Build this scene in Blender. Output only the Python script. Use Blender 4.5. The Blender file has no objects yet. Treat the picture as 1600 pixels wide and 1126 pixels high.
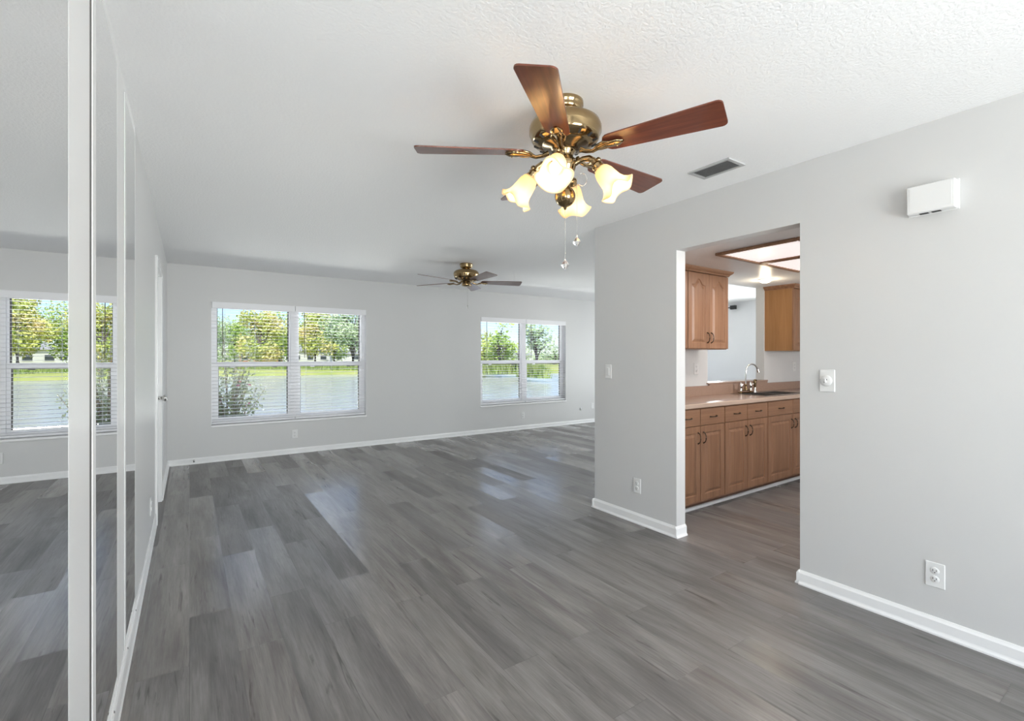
import bpy, math, random
from mathutils import Vector, Matrix
random.seed(7)
S = bpy.context.scene
COL = S.collection
PI = math.pi
R = math.radians

# ------------------------------------------------------------------ camera
F_PX, YAW, CY, EYE = 742.02, 0.59661686, 557.457, 1.31375
cam_d = bpy.data.cameras.new('camera'); cam = bpy.data.objects.new('camera', cam_d); COL.objects.link(cam)
cam.location = (0, 0, EYE); cam.rotation_euler = (PI/2, 0, -YAW)
cam_d.sensor_width = 36; cam_d.lens = F_PX/1600*36; cam_d.shift_y = -(563-CY)/1600
cam_d.clip_start = 0.02; cam_d.clip_end = 600
S.camera = cam
# ------------------------------------------------------------------ view
S.view_settings.view_transform = 'Standard'; S.view_settings.look = 'None'
S.view_settings.gamma = 1; S.view_settings.use_curve_mapping = False
S.view_settings.exposure = 0.23
# ------------------------------------------------------------------ sky, sun, added fill lamps
W = bpy.data.worlds.new('sky'); S.world = W; W.use_nodes = True
nt = W.node_tree; nt.nodes.clear()
sky = nt.nodes.new('ShaderNodeTexSky'); sky.sky_type = 'NISHITA'; sky.sun_disc = False
sky.sun_elevation = R(55); sky.sun_rotation = R(200); sky.air_density = 1.0; sky.dust_density = .3; sky.ozone_density = 3.2
bg = nt.nodes.new('ShaderNodeBackground'); bg.inputs[1].default_value = 0.16
wo = nt.nodes.new('ShaderNodeOutputWorld')
tint = nt.nodes.new('ShaderNodeMix'); tint.data_type = 'RGBA'; tint.blend_type = 'MULTIPLY'; tint.inputs[0].default_value = 1; tint.inputs[7].default_value = (.86, .90, 1.10, 1)
nt.links.new(sky.outputs[0], tint.inputs[6]); nt.links.new(tint.outputs[2], bg.inputs[0]); nt.links.new(bg.outputs[0], wo.inputs[0])
sd = bpy.data.lights.new('sun', 'SUN'); sd.energy = 3.8; sd.angle = R(0.6); sd.color = (1, .95, .86)
so = bpy.data.objects.new('sun', sd); COL.objects.link(so); so.rotation_euler = (R(38), 0, R(-25)); so.location = (0, 0, 30)

XL_DOOR = -.2208
def area(name, loc, size, aim, power, color=(1, 1, 1), spread=180):
    d = bpy.data.lights.new(name, 'AREA'); d.shape = 'RECTANGLE'; d.size, d.size_y = size
    d.energy = power; d.color = color; d.spread = R(spread)
    o = bpy.data.objects.new(name, d); COL.objects.link(o); o.location = loc
    o.rotation_euler = Vector(aim).to_track_quat('-Z', 'Y').to_euler()
    return o
# fill lamps outside added, unseen openings (behind the camera, left wall behind the camera,
# end of the living room, kitchen); low added lamps stand in for patio and pond bounce
area('fill_side_door', (XL_DOOR-.45, -1.85, 1.15), (1.3, 2.0), (1, 1.5, .45), 8, (.98, .985, 1.0), 150)
area('fill_back_door', (1.2, -2.95, 1.2), (2.2, 1.8), (-.12, 1, .34), 122, (.98, .99, 1.0), 150)
area('fill_patio', (.9, -2.85, .45), (2.4, .9), (-.1, .70, .71), 34, (1, .99, .985), 110)
area('fill_end_door', (9.75, 3.95, 1.1), (1.5, 1.9), (-1, .10, 0.35), 150, (.96, .98, 1.0))
area('fill_end_window', (9.75, 6.35, 1.9), (1.0, .5), (-1, -.1, 0.1), 40, (.96, .98, 1.0))
area('fill_third_window', (8.0, 7.5, 1.3), (1.6, 1.4), (.35, -1, .1), 12, (.97, .985, 1.0))
area('fill_kitchen_window', (4.9, -2.95, 1.5), (1.6, 1.1), (0, .75, .65), 112, (1, .98, .96), 120)
area('fill_pond_left', (1.2, 10.3, -.35), (2.6, 1.2), (0, -1, .50), 100, (1, .99, .96), 75)
area('fill_pond_right', (5.1, 10.3, -.35), (2.6, 1.2), (0, -1, .50), 100, (1, .99, .96), 75)

# ------------------------------------------------------------------ materials
def mat(name, col=(.8, .8, .8), rough=.5, metal=0, coat=0, spec=.5, emit=None, estr=0):
    m = bpy.data.materials.new(name); m.use_nodes = True
    b = m.node_tree.nodes['Principled BSDF']
    b.inputs['Base Color'].default_value = (*col, 1); b.inputs['Roughness'].default_value = rough
    b.inputs['Metallic'].default_value = metal; b.inputs['Coat Weight'].default_value = coat
    b.inputs['Specular IOR Level'].default_value = spec
    if emit: b.inputs['Emission Color'].default_value = (*emit, 1); b.inputs['Emission Strength'].default_value = estr
    return m
def N(m, t, **kw):
    n = m.node_tree.nodes.new(t)
    for k, v in kw.items():
        if k in n.inputs: n.inputs[k].default_value = v
        else: setattr(n, k, v)
    return n
def L(m, a, b): m.node_tree.links.new(a, b)
def P(m): return m.node_tree.nodes['Principled BSDF']
def coords(m, scale=(1, 1, 1), rot=(0, 0, 0), kind='Object'):
    tc = N(m, 'ShaderNodeTexCoord'); mp = N(m, 'ShaderNodeMapping')
    mp.inputs['Scale'].default_value = scale; mp.inputs['Rotation'].default_value = rot
    L(m, tc.outputs[kind], mp.inputs[0]); return mp.outputs[0]
def ramp(m, fac, stops):
    r = N(m, 'ShaderNodeValToRGB'); e = r.color_ramp.elements
    while len(e) < len(stops): e.new(.5)
    for i, (p, c) in enumerate(stops): e[i].position = p; e[i].color = (*c, 1) if len(c) == 3 else c
    L(m, fac, r.inputs[0]); return r.outputs[0]
def bump(m, h, strength=.2, dist=.01):
    b = N(m, 'ShaderNodeBump'); b.inputs['Strength'].default_value = strength; b.inputs['Distance'].default_value = dist
    L(m, h, b.inputs['Height']); L(m, b.outputs[0], P(m).inputs['Normal'])
def noisy(m, scale, stops, detail=4, vec=None):
    n = N(m, 'ShaderNodeTexNoise'); n.inputs['Scale'].default_value = scale; n.inputs['Detail'].default_value = detail
    if vec is not None: L(m, vec, n.inputs['Vector'])
    c = ramp(m, n.outputs['Fac'], stops); L(m, c, P(m).inputs['Base Color']); return n

M_wall = mat('grey_wall_paint', (.60, .60, .595), .40)
n = noisy(M_wall, 1.2, [(.3, (.625, .623, .62)), (.7, (.645, .643, .638))], vec=coords(M_wall))
n2 = N(M_wall, 'ShaderNodeTexNoise', Scale=180.0); L(M_wall, coords(M_wall), n2.inputs['Vector']); bump(M_wall, n2.outputs['Fac'], .12, .002)
M_wallk = mat('pale_kitchen_paint', (.66, .665, .66), .5)
M_endw = mat('lightened_wall_paint', (.86, .86, .87), .55)  # end wall colour lightened to stand in for light not reaching it
M_ceil = mat('textured_ceiling_paint', (.93, .93, .93), .7)
v = coords(M_ceil)
n1 = N(M_ceil, 'ShaderNodeTexNoise', Scale=75.0, Detail=2.0, Roughness=.5); L(M_ceil, v, n1.inputs['Vector'])
rr = ramp(M_ceil, n1.outputs['Fac'], [(.42, (0, 0, 0)), (.56, (1, 1, 1))]); bump(M_ceil, rr, .22, .004)
M_ceilk = mat('glossy_kitchen_ceiling_paint', (.82, .82, .82), .38)
M_trim = mat('white_trim_paint', (.86, .86, .86), .35)
M_trimg = mat('white_gloss_door_paint', (.80, .80, .80), .18)
M_vinyl = mat('white_vinyl', (.84, .84, .86), .35)
M_blind = mat('white_blind_slat', (.84, .84, .87), .45)
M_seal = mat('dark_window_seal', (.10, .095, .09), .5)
M_wand = mat('dark_smoked_wand', (.12, .10, .07), .25)
M_plate = mat('white_plate_plastic', (.78, .78, .775), .3)
M_dark = mat('dark_slot', (.03, .03, .03), .6)
M_mirror = mat('mirror_glass', (.90, .90, .90), .0, 1)
M_brass = mat('polished_antique_brass', (.38, .27, .14), .12, 1)
n = noisy(M_brass, 6, [(.3, (.32, .22, .11)), (.7, (.42, .31, .17))], vec=coords(M_brass))
M_brassd = mat('dark_antique_brass', (.22, .16, .09), .25, 1)
M_chrome = mat('chrome', (.75, .75, .75), .08, 1)
M_steel = mat('stainless_steel', (.42, .41, .40), .25, 1)
M_nickel = mat('satin_nickel', (.60, .59, .57), .22, 1)
M_bronze = mat('dark_bronze_handle', (.05, .035, .025), .35, .8)
M_hole = mat('vent_dark_duct', (.20, .20, .20), .8)
M_grille = mat('grey_vent_metal', (.50, .50, .50), .5)
M_crystal = mat('clear_crystal', (1, 1, 1), .03); P(M_crystal).inputs['Transmission Weight'].default_value = .85; P(M_crystal).inputs['IOR'].default_value = 1.5
M_bulb = mat('lit_bulb', (1, 1, 1), .4, emit=(1, .80, .52), estr=2.2)
M_lite = mat('lit_diffuser', (1, 1, 1), .4, emit=(1, .90, .885), estr=.60)
n = N(M_lite, 'ShaderNodeTexVoronoi', Scale=55.0); L(M_lite, coords(M_lite), n.inputs['Vector']); bump(M_lite, n.outputs['Distance'], .3, .004)
M_dome = mat('lit_dome', (1, 1, 1), .4, emit=(1, .86, .62), estr=2.6)

def glass(name, tint=(1, 1, 1), refl=.06):
    m = bpy.data.materials.new(name); m.use_nodes = True; t = m.node_tree; t.nodes.clear()
    tr = t.nodes.new('ShaderNodeBsdfTransparent'); tr.inputs[0].default_value = (*tint, 1)
    gl = t.nodes.new('ShaderNodeBsdfGlossy'); gl.inputs['Roughness'].default_value = 0
    fr = t.nodes.new('ShaderNodeFresnel'); fr.inputs[0].default_value = 1.10
    mx = t.nodes.new('ShaderNodeMixShader'); o = t.nodes.new('ShaderNodeOutputMaterial')
    t.links.new(fr.outputs[0], mx.inputs[0]); t.links.new(tr.outputs[0], mx.inputs[1]); t.links.new(gl.outputs[0], mx.inputs[2]); t.links.new(mx.outputs[0], o.inputs[0])
    return m
M_glass = glass('window_glass', (.97, .99, .98))

# frosted amber lamp glass: lets the bulb's light through
M_shade = mat('frosted_amber_glass', (.95, .86, .68), .35, emit=(1, .66, .34), estr=.12)
tr = N(M_shade, 'ShaderNodeBsdfTranslucent'); tr.inputs[0].default_value = (1, .86, .62, 1)
mx = N(M_shade, 'ShaderNodeMixShader'); mx.inputs[0].default_value = .62
out = M_shade.node_tree.nodes['Material Output']
L(M_shade, P(M_shade).outputs[0], mx.inputs[1]); L(M_shade, tr.outputs[0], mx.inputs[2]); L(M_shade, mx.outputs[0], out.inputs[0])

def wood(name, stops, scale, stretch, rough=.35, coat=0, bmp=.05):
    m = mat(name, (.5, .3, .2), rough, coat=coat)
    v = coords(m, stretch)
    n1 = N(m, 'ShaderNodeTexNoise', Scale=scale, Detail=8.0, Roughness=.6, Distortion=.6); L(m, v, n1.inputs['Vector'])
    L(m, ramp(m, n1.outputs['Fac'], stops), P(m).inputs['Base Color'])
    if bmp: bump(m, n1.outputs['Fac'], bmp, .002)
    return m
OAK = [(.28, (.205, .100, .052)), (.5, (.27, .140, .076)), (.72, (.33, .180, .104))]
M_oak = wood('oak_vertical_grain', OAK, 3, (9, 9, .6), .38)
M_oakh = wood('oak_horizontal_grain', OAK, 3, (.6, 9, 9), .38)
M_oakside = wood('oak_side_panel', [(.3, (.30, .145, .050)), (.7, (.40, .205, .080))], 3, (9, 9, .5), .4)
M_oakd = mat('dark_brown_toe_kick', (.10, .045, .025), .5)  # darker brown than the cabinet fronts
M_blade = wood('mahogany_blade', [(.3, (.085, .022, .012)), (.55, (.15, .040, .020)), (.75, (.22, .065, .032))], 4, (.8, 12, 12), .28, .3, 0)
M_bladew = mat('pale_blade', (.8, .8, .8), .35)
M_bladeg = wood('mauve_brown_blade', [(.3, (.16, .10, .09)), (.7, (.26, .18, .165))], 4, (.8, 12, 12), .3, .2, 0)
M_counter = mat('beige_laminate', (.43, .28, .20), .22)
noisy(M_counter, 90, [(.35, (.335, .222, .165)), (.65, (.365, .245, .185))], vec=coords(M_counter))
M_edge = mat('pale_laminate_edge', (.50, .38, .30), .3)

# floor: grey-brown vinyl planks running away from the camera along y
M_floor = mat('grey_wood_plank', (.15, .14, .14), .33)
v = coords(M_floor, rot=(0, 0, PI/2))
bk = N(M_floor, 'ShaderNodeTexBrick'); bk.offset = .37; bk.offset_frequency = 2; bk.squash = 1
for k, val in dict(Color1=(0, 0, 0, 1), Color2=(1, 1, 1, 1), Mortar=(.5, .5, .5, 1), Scale=1.0).items(): bk.inputs[k].default_value = val
bk.inputs['Mortar Size'].default_value = .0008; bk.inputs['Brick Width'].default_value = 1.22; bk.inputs['Row Height'].default_value = .182; bk.inputs['Bias'].default_value = 0; bk.inputs['Mortar Smooth'].default_value = 0
L(M_floor, v, bk.inputs['Vector'])
tc = N(M_floor, 'ShaderNodeTexCoord')
off = N(M_floor, 'ShaderNodeVectorMath', operation='SCALE'); off.inputs[3].default_value = 23.0
L(M_floor, bk.outputs['Color'], off.inputs[0])
addv = N(M_floor, 'ShaderNodeVectorMath', operation='ADD'); L(M_floor, tc.outputs['Object'], addv.inputs[0]); L(M_floor, off.outputs[0], addv.inputs[1])
def stretched(sc):
    mp = N(M_floor, 'ShaderNodeMapping'); mp.inputs['Scale'].default_value = sc; L(M_floor, addv.outputs[0], mp.inputs[0]); return mp.outputs[0]
g1 = N(M_floor, 'ShaderNodeTexNoise', Scale=1.0, Detail=6.0, Roughness=.6, Distortion=.4); L(M_floor, stretched((9, 1.1, 1)), g1.inputs['Vector'])
g2 = N(M_floor, 'ShaderNodeTexNoise', Scale=1.0, Detail=5.0, Roughness=.7); L(M_floor, stretched((120, 5, 1)), g2.inputs['Vector'])
g3 = N(M_floor, 'ShaderNodeTexNoise', Scale=1.0, Detail=5.0, Roughness=.6, Distortion=1.2); L(M_floor, stretched((26, 1.8, 1)), g3.inputs['Vector'])
base = ramp(M_floor, g1.outputs['Fac'], [(.28, (.135, .125, .119)), (.5, (.225, .212, .204)), (.70, (.31, .295, .285))])
def mixc(a, b, fac, mode='MULTIPLY'):
    q = N(M_floor, 'ShaderNodeMix', data_type='RGBA', blend_type=mode)
    if isinstance(fac, float): q.inputs[0].default_value = fac
    else: L(M_floor, fac, q.inputs[0])
    L(M_floor, a, q.inputs[6]); L(M_floor, b, q.inputs[7]); return q.outputs[2]
fine = ramp(M_floor, g2.outputs['Fac'], [(.3, (.72, .72, .72)), (.7, (1.15, 1.15, 1.15))])
crack = ramp(M_floor, g3.outputs['Fac'], [(.29, (.35, .33, .32)), (.40, (1, 1, 1))])
plank = ramp(M_floor, bk.outputs['Color'], [(0, (.80, .80, .81)), (1, (1.0, .99, .98))])
seam = ramp(M_floor, bk.outputs['Fac'], [(.4, (1, 1, 1)), (.6, (.55, .55, .55))])
c = mixc(base, fine, .8); c = mixc(c, crack, .8); c = mixc(c, plank, 1.0); c = mixc(c, seam, 1.0)
L(M_floor, c, P(M_floor).inputs['Base Color'])
rg = ramp(M_floor, bk.outputs['Color'], [(0.15, (.48, .48, .48)), (.85, (.19, .19, .19))]); L(M_floor, rg, P(M_floor).inputs['Roughness'])
bump(M_floor, g2.outputs['Fac'], .08, .002)

# outdoors
def leafmat(name, a, b, c2):
    m = mat(name, a, .6, spec=.2)
    n = N(m, 'ShaderNodeTexNoise', Scale=.35, Detail=4.0); L(m, coords(m), n.inputs['Vector'])
    L(m, ramp(m, n.outputs['Fac'], [(.35, a), (.5, b), (.65, c2)]), P(m).inputs['Base Color']); return m
M_leaf = [leafmat('leaf_fresh', (0.298, 0.440, 0.098), (0.487, 0.629, 0.133), (0.676, 0.723, 0.227)),
          leafmat('leaf_yellow', (0.463, 0.558, 0.133), (0.723, 0.723, 0.227), (0.850, 0.676, 0.322)),
          leafmat('leaf_olive', (0.204, 0.322, 0.145), (0.345, 0.463, 0.204), (0.511, 0.581, 0.275)),
          leafmat('leaf_pale', (0.393, 0.511, 0.275), (0.534, 0.652, 0.357), (0.676, 0.747, 0.463))]
M_shrub = leafmat('leaf_shrub', (.17, .20, .13), (.30, .33, .22), (.48, .47, .36))
M_flower = mat('pink_flower', (.55, .12, .22), .6)
M_bark = mat('bark', (.18, .14, .11), .9); noisy(M_bark, 5, [(.3, (.13, .10, .08)), (.7, (.26, .21, .17))], vec=coords(M_bark))
M_lawn = mat('sunlit_lawn', (.33, .42, .08), .9, spec=.1); noisy(M_lawn, .25, [(.35, (.40, .46, .12)), (.65, (.56, .56, .20))], vec=coords(M_lawn))
M_reed = mat('bank_grass', (.24, .38, .05), .9, spec=.1); noisy(M_reed, 1.5, [(.35, (.24, .36, .08)), (.65, (.50, .56, .20))], vec=coords(M_reed))
M_pond = mat('rippled_pond_water', (.68, .67, .66), .15)
n = N(M_pond, 'ShaderNodeTexNoise', Scale=1.0, Detail=6.0); L(M_pond, coords(M_pond, (.35, 1.6, 1)), n.inputs['Vector']); bump(M_pond, n.outputs['Fac'], .5, .12)
M_patio = mat('pale_concrete', (.55, .54, .50), .8)
M_stucco = mat('white_stucco', (.75, .74, .72), .8)
M_terra = mat('terracotta_wall', (.58, .28, .17), .8)
M_roof = mat('pale_shingle_roof', (.50, .48, .46), .8)
M_pane = mat('dark_house_glass', (.07, .08, .09), .2)

# ------------------------------------------------------------------ mesh helpers
class MB:
    def __init__(s): s.v = []; s.f = []; s.sm = []
    def add(s, vs, fs, smooth=False):
        b = len(s.v); s.v += [tuple(x) for x in vs]; s.f += [[i+b for i in f] for f in fs]; s.sm += [smooth]*len(fs); return s
    def box(s, x0, x1, y0, y1, z0, z1):
        return s.add([(x0, y0, z0), (x1, y0, z0), (x1, y1, z0), (x0, y1, z0), (x0, y0, z1), (x1, y0, z1), (x1, y1, z1), (x0, y1, z1)],
                     [[3, 2, 1, 0], [4, 5, 6, 7], [0, 1, 5, 4], [1, 2, 6, 5], [2, 3, 7, 6], [3, 0, 4, 7]])
    def cbox(s, x0, x1, y0, y1, z0, z1, b=.002):
        """box with small chamfers on all edges"""
        xs = (x0, x1); ys = (y0, y1); zs = (z0, z1); v = []; idx = {}
        for i in (0, 1):
            for j in (0, 1):
                for k in (0, 1):
                    sx, sy, sz = (b, -b)[i], (b, -b)[j], (b, -b)[k]
                    idx[i, j, k, 0] = len(v); v.append((xs[i], ys[j]+sy, zs[k]+sz))
                    idx[i, j, k, 1] = len(v); v.append((xs[i]+sx, ys[j], zs[k]+sz))
                    idx[i, j, k, 2] = len(v); v.append((xs[i]+sx, ys[j]+sy, zs[k]))
        f = []; g = lambda i, j, k, a: idx[i, j, k, a]
        for i in (0, 1):
            q = [g(i, 0, 0, 0), g(i, 1, 0, 0), g(i, 1, 1, 0), g(i, 0, 1, 0)]; f.append(q if i else q[::-1])
            q = [g(0, i, 0, 1), g(1, i, 0, 1), g(1, i, 1, 1), g(0, i, 1, 1)]; f.append(q[::-1] if i else q)
            q = [g(0, 0, i, 2), g(1, 0, i, 2), g(1, 1, i, 2), g(0, 1, i, 2)]; f.append(q if i else q[::-1])
        for j in (0, 1):
            for k in (0, 1): f.append([g(0, j, k, 1), g(1, j, k, 1), g(1, j, k, 2), g(0, j, k, 2)])
        for i in (0, 1):
            for k in (0, 1): f.append([g(i, 0, k, 0), g(i, 1, k, 0), g(i, 1, k, 2), g(i, 0, k, 2)])
            for j in (0, 1): f.append([g(i, j, 0, 0), g(i, j, 1, 0), g(i, j, 1, 1), g(i, j, 0, 1)])
        for i in (0, 1):
            for j in (0, 1):
                for k in (0, 1): f.append([g(i, j, k, 0), g(i, j, k, 1), g(i, j, k, 2)])
        return s.add(v, f)
    def lathe(s, prof, n=32, at=(0, 0, 0), axis=(0, 0, 1), wave=None, smooth=True):
        """prof: (radius, height) pairs along the axis"""
        q = Vector(axis).to_track_quat('Z', 'Y'); at = Vector(at); v = []; f = []
        for r, h in prof:
            for i in range(n):
                a = 2*PI*i/n; rr, hh = (r, h) if wave is None else wave(r, h, a)
                v.append(at + q @ Vector((rr*math.cos(a), rr*math.sin(a), hh)))
        m = len(prof)
        for j in range(m-1):
            for i in range(n):
                k = (i+1) % n; f.append([j*n+i, j*n+k, (j+1)*n+k, (j+1)*n+i])
        s.add(v, f, smooth)
        if wave is None:
            for j, flip in ((0, True), (m-1, False)):
                if prof[j][0] > 1e-5:
                    ring = list(range(n)); ring = ring[::-1] if flip else ring
                    s.add([v[j*n+i] for i in range(n)], [ring])
        return s
    def tube(s, pts, rad, n=10, cap=True, flat=None):
        pts = [Vector(p) for p in pts]; rads = rad if isinstance(rad, (list, tuple)) else [rad]*len(pts)
        v = []; f = []; up = Vector((0, 0, 1))
        for i, p in enumerate(pts):
            t = (pts[min(i+1, len(pts)-1)] - pts[max(i-1, 0)]).normalized()
            a = t.cross(up)
            if a.length < 1e-3: a = t.cross(Vector((0, 1, 0)))
            a.normalize(); b = a.cross(t).normalized()
            fl = 1 if flat is None else flat[i]
            for k in range(n):
                w = 2*PI*k/n; v.append(p + a*math.cos(w)*rads[i] + b*math.sin(w)*rads[i]*fl)
        for j in range(len(pts)-1):
            for k in range(n): f.append([j*n+k, j*n+(k+1) % n, (j+1)*n+(k+1) % n, (j+1)*n+k])
        s.add(v, f, True)
        if cap:
            s.add(v[:n], [list(range(n))[::-1]]); s.add(v[-n:], [list(range(n))])
        return s
    def sphere(s, c, r, n=16, sc=(1, 1, 1)):
        prof = [(max(1e-6, r*math.sin(PI*i/(n//2)))*1.0, -r*math.cos(PI*i/(n//2))*sc[2]) for i in range(n//2+1)]
        return s.lathe(prof, n, c)
    def xf(s, M):
        s.v = [tuple(M @ Vector(p)) for p in s.v]; return s
    def build(s, name, m, parent=None, bevel=0, loc=None):
        me = bpy.data.meshes.new(name); me.from_pydata(s.v, [], s.f); me.materials.append(m)
        me.polygons.foreach_set('use_smooth', s.sm); me.update()
        o = bpy.data.objects.new(name, me); COL.objects.link(o)
        if parent: o.parent = parent
        if loc: o.location = loc
        if bevel:
            b = o.modifiers.new('bevel', 'BEVEL'); b.width = bevel; b.segments = 2; b.limit_method = 'ANGLE'
        return o
def tag(o, label, cat=None, group=None, kind=None):
    if label: o['label'] = label
    if cat: o['category'] = cat
    if group: o['group'] = group
    if kind: o['kind'] = kind
    return o
def thing(name, label, cat, loc=(0, 0, 0), rz=0, group=None, kind=None):
    o = bpy.data.objects.new(name, None); COL.objects.link(o); o.location = loc; o.rotation_euler = (0, 0, rz)
    o.empty_display_size = .1
    return tag(o, label, cat, group, kind)
def struct(name, mb, m, label=None, bevel=0):
    return tag(mb.build(name, m, bevel=bevel), label, 'room structure' if label else None, kind='structure')
def copy_tree(o, parent=None, loc=None):
    c = o.copy(); COL.objects.link(c)
    if parent: c.parent = parent
    if loc is not None: c.location = loc
    for ch in [k for k in bpy.data.objects if k.parent == o]:
        copy_tree(ch, c)
    return c

# ------------------------------------------------------------------ the room
XL, XR, XR2 = -.2208, 2.9334, 3.035
YF, YB, XE = 7.02, -2.6, 9.30
YC, KY, KY2 = 3.03, 2.945, 3.045          # end of right wall, kitchen face and living face of the partition
H, HK, XKE = 2.44, 2.13, 7.0
DT = 2.092                               # doorway head
tag(MB().box(XL-.8, XE+.1, YB-.1, YF+.15, -.12, 0).build('floor', M_floor), 'grey wood plank floor running through all the rooms', 'floor', kind='structure')
tag(MB().box(XL-.2, XE+.15, YB-.15, YF+.15, H, H+.15).build('ceiling', M_ceil), 'white textured ceiling over dining and living room', 'ceiling', kind='structure')
tag(MB().box(XR2, XKE, YB, KY, HK, HK+.06).box(3.75, XKE, KY, KY2, HK, HK+.06).build('ceiling_kitchen', M_ceilk), 'lower glossy white kitchen ceiling', 'ceiling', kind='structure')

W1, W2 = (.225, 2.16, .455, 2.008), (4.12, 6.026, .475, 2.0)
# left wall: closet bay (doors stand in it), wall, door opening, wall
LB, DL0, DL1, DLT = 2.972, 4.66, 5.36, 2.05
m = MB().box(XL-.12, XL, LB, DL0, 0, H).box(XL-.12, XL, DL1, YF, 0, H).box(XL-.12, XL, DL0, DL1, DLT, H)
m.box(XL-.12, XL, YB, -2.55, 0, H).box(XL-.12, XL, -1.15, -.95, 0, H).box(XL-.12, XL, -2.55, -1.15, 2.08, H).box(XL-.75, XL-.65, -.95, LB, 0, H).box(XL-.65, XL-.12, LB, LB+.1, 0, H).box(XL-.65, XL-.12, -1.05, -.95, 0, H)
tag(m.build('wall_left', M_wall), 'grey left wall with closet and door', 'wall', kind='structure')
def holed(m, x0, x1, y0, y1, z0, z1, holes):
    x = x0
    for a, b, c, d in holes:
        m.box(x, a, y0, y1, z0, z1).box(a, b, y0, y1, z0, c).box(a, b, y0, y1, d, z1); x = b
    return m.box(x, x1, y0, y1, z0, z1)
tag(holed(MB(), XL-.12, XE+.1, YF, YF+.14, 0, H, [W1, W2, (7.2, 8.9, .475, 2.0)]).build('wall_far', M_wall), 'grey far wall with two windows', 'wall', kind='structure')
m = MB().box(XR, XR2, 2.188, YC, 0, H).box(XR, XR2, YB, 1.342, 0, H).box(XR, XR2, 1.342, 2.188, DT, H)
tag(m.build('wall_right', M_wall), 'light grey right wall with open kitchen doorway', 'wall', kind='structure')
PX0, PX1, PZ = 4.46, 5.575, 1.03
m = MB().box(XR2, PX0, KY, KY2, 0, H).box(PX1, XE, KY, KY2, 0, H).box(PX0, PX1, KY, KY2, 0, PZ).box(PX0, PX1, KY, KY2, HK+.06, H)
tag(m.build('wall_kitchen', M_wallk), 'pale wall behind the sink with open pass-through', 'wall', kind='structure')
m = MB().box(XE, XE+.12, KY2, 3.2, 0, H).box(XE, XE+.12, 4.7, 5.85, 0, H).box(XE, XE+.12, 6.85, YF, 0, H).box(XE, XE+.12, 3.2, 4.7, 2.08, H).box(XE, XE+.12, 5.85, 6.85, 2.2, H).box(XE, XE+.12, 5.85, 6.85, 0, 1.65)
tag(m.build('wall_end', M_endw), 'pale end wall of the living room', 'wall', kind='structure')
m = holed(MB(), XL-.12, XKE+.1, YB-.12, YB, 0, H, [(.1, 2.6, 0, 2.08), (4.1, 5.7, .95, 2.05)])
tag(m.build('wall_back', M_wall), 'grey wall behind the camera', 'wall', kind='structure')
m = MB().box(XKE, XKE+.1, YB, KY, 0, H)
tag(m.build('wall_kitchen_end', M_wallk), 'pale end wall of the kitchen', 'wall', kind='structure')

def base_prof(t=.014, h=.072, shoe=.008):
    return [(0, 0), (t+shoe, 0), (t+shoe, .008), (t+.002, .016), (t, .022), (t, h-.016), (t*.55, h-.006), (t*.35, h), (0, h)]
def baseboard(name, p0, p1, out, label, h=.072, t=.014):
    """profile swept from p0 to p1; out = direction away from the wall"""
    pr = base_prof(t, h); v = []
    for p in (p0, p1):
        for a, z in pr: v.append((p[0]+out[0]*a, p[1]+out[1]*a, z))
    n = len(pr); f = [[i, (i+1) % n, n+(i+1) % n, n+i] for i in range(n)] + [list(range(n))[::-1], list(range(n, 2*n))]
    return tag(MB().add(v, f).build(name, M_trim), label, 'baseboard', kind='structure')
baseboard('baseboard_far', (XL, YF), (XE, YF), (0, -1), 'white baseboard along the far wall')
baseboard('baseboard_left', (XL, DL1+.03), (XL, YF), (1, 0), 'white baseboard on left wall past the door')
baseboard('baseboard_right', (XR, .0+YB), (XR, 1.342), (-1, 0), 'white baseboard under wall right of doorway', .080)
baseboard('baseboard_doorway', (XR, 2.188), (XR, YC), (-1, 0), 'white baseboard under wall left of doorway', .080)
baseboard('baseboard_jamb', (XR-.02, 2.188), (XR2, 2.188), (0, -1), 'white baseboard return inside the doorway', .080)
baseboard('baseboard_jamb_near', (XR-.014, 1.342), (XR2, 1.342), (0, 1), 'white baseboard return on the near side of the doorway', .080)
baseboard('baseboard_end', (XR-.02, YC), (XR2, YC), (0, 1), 'white baseboard return at the wall corner', .080)
# closet floor track continues as the left baseboard
m = MB().box(XL-.05, XL+.0, -.95, LB, 0, .1003)
v = []
for y in (-.95, DL0-.03):
    for a, z in [(0, 0), (.013, 0), (.013, .010), (.010, .02), (.009, .088), (.005, .10), (0, .10)]: v.append((XL+a, y, z))
n = 7; m.add(v, [[i, (i+1) % n, n+(i+1) % n, n+i] for i in range(n)] + [list(range(n))[::-1], list(range(n, 2*n))])
tag(m.build('trim_1', M_trim), 'white raised floor track below the mirrored closet doors', 'trim', kind='structure')
tag(MB().box(XL-.10, XL-.001, -.95, LB, H-.03, H).build('trim_2', M_trim), 'white top track of the closet', 'trim', kind='structure')

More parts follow.
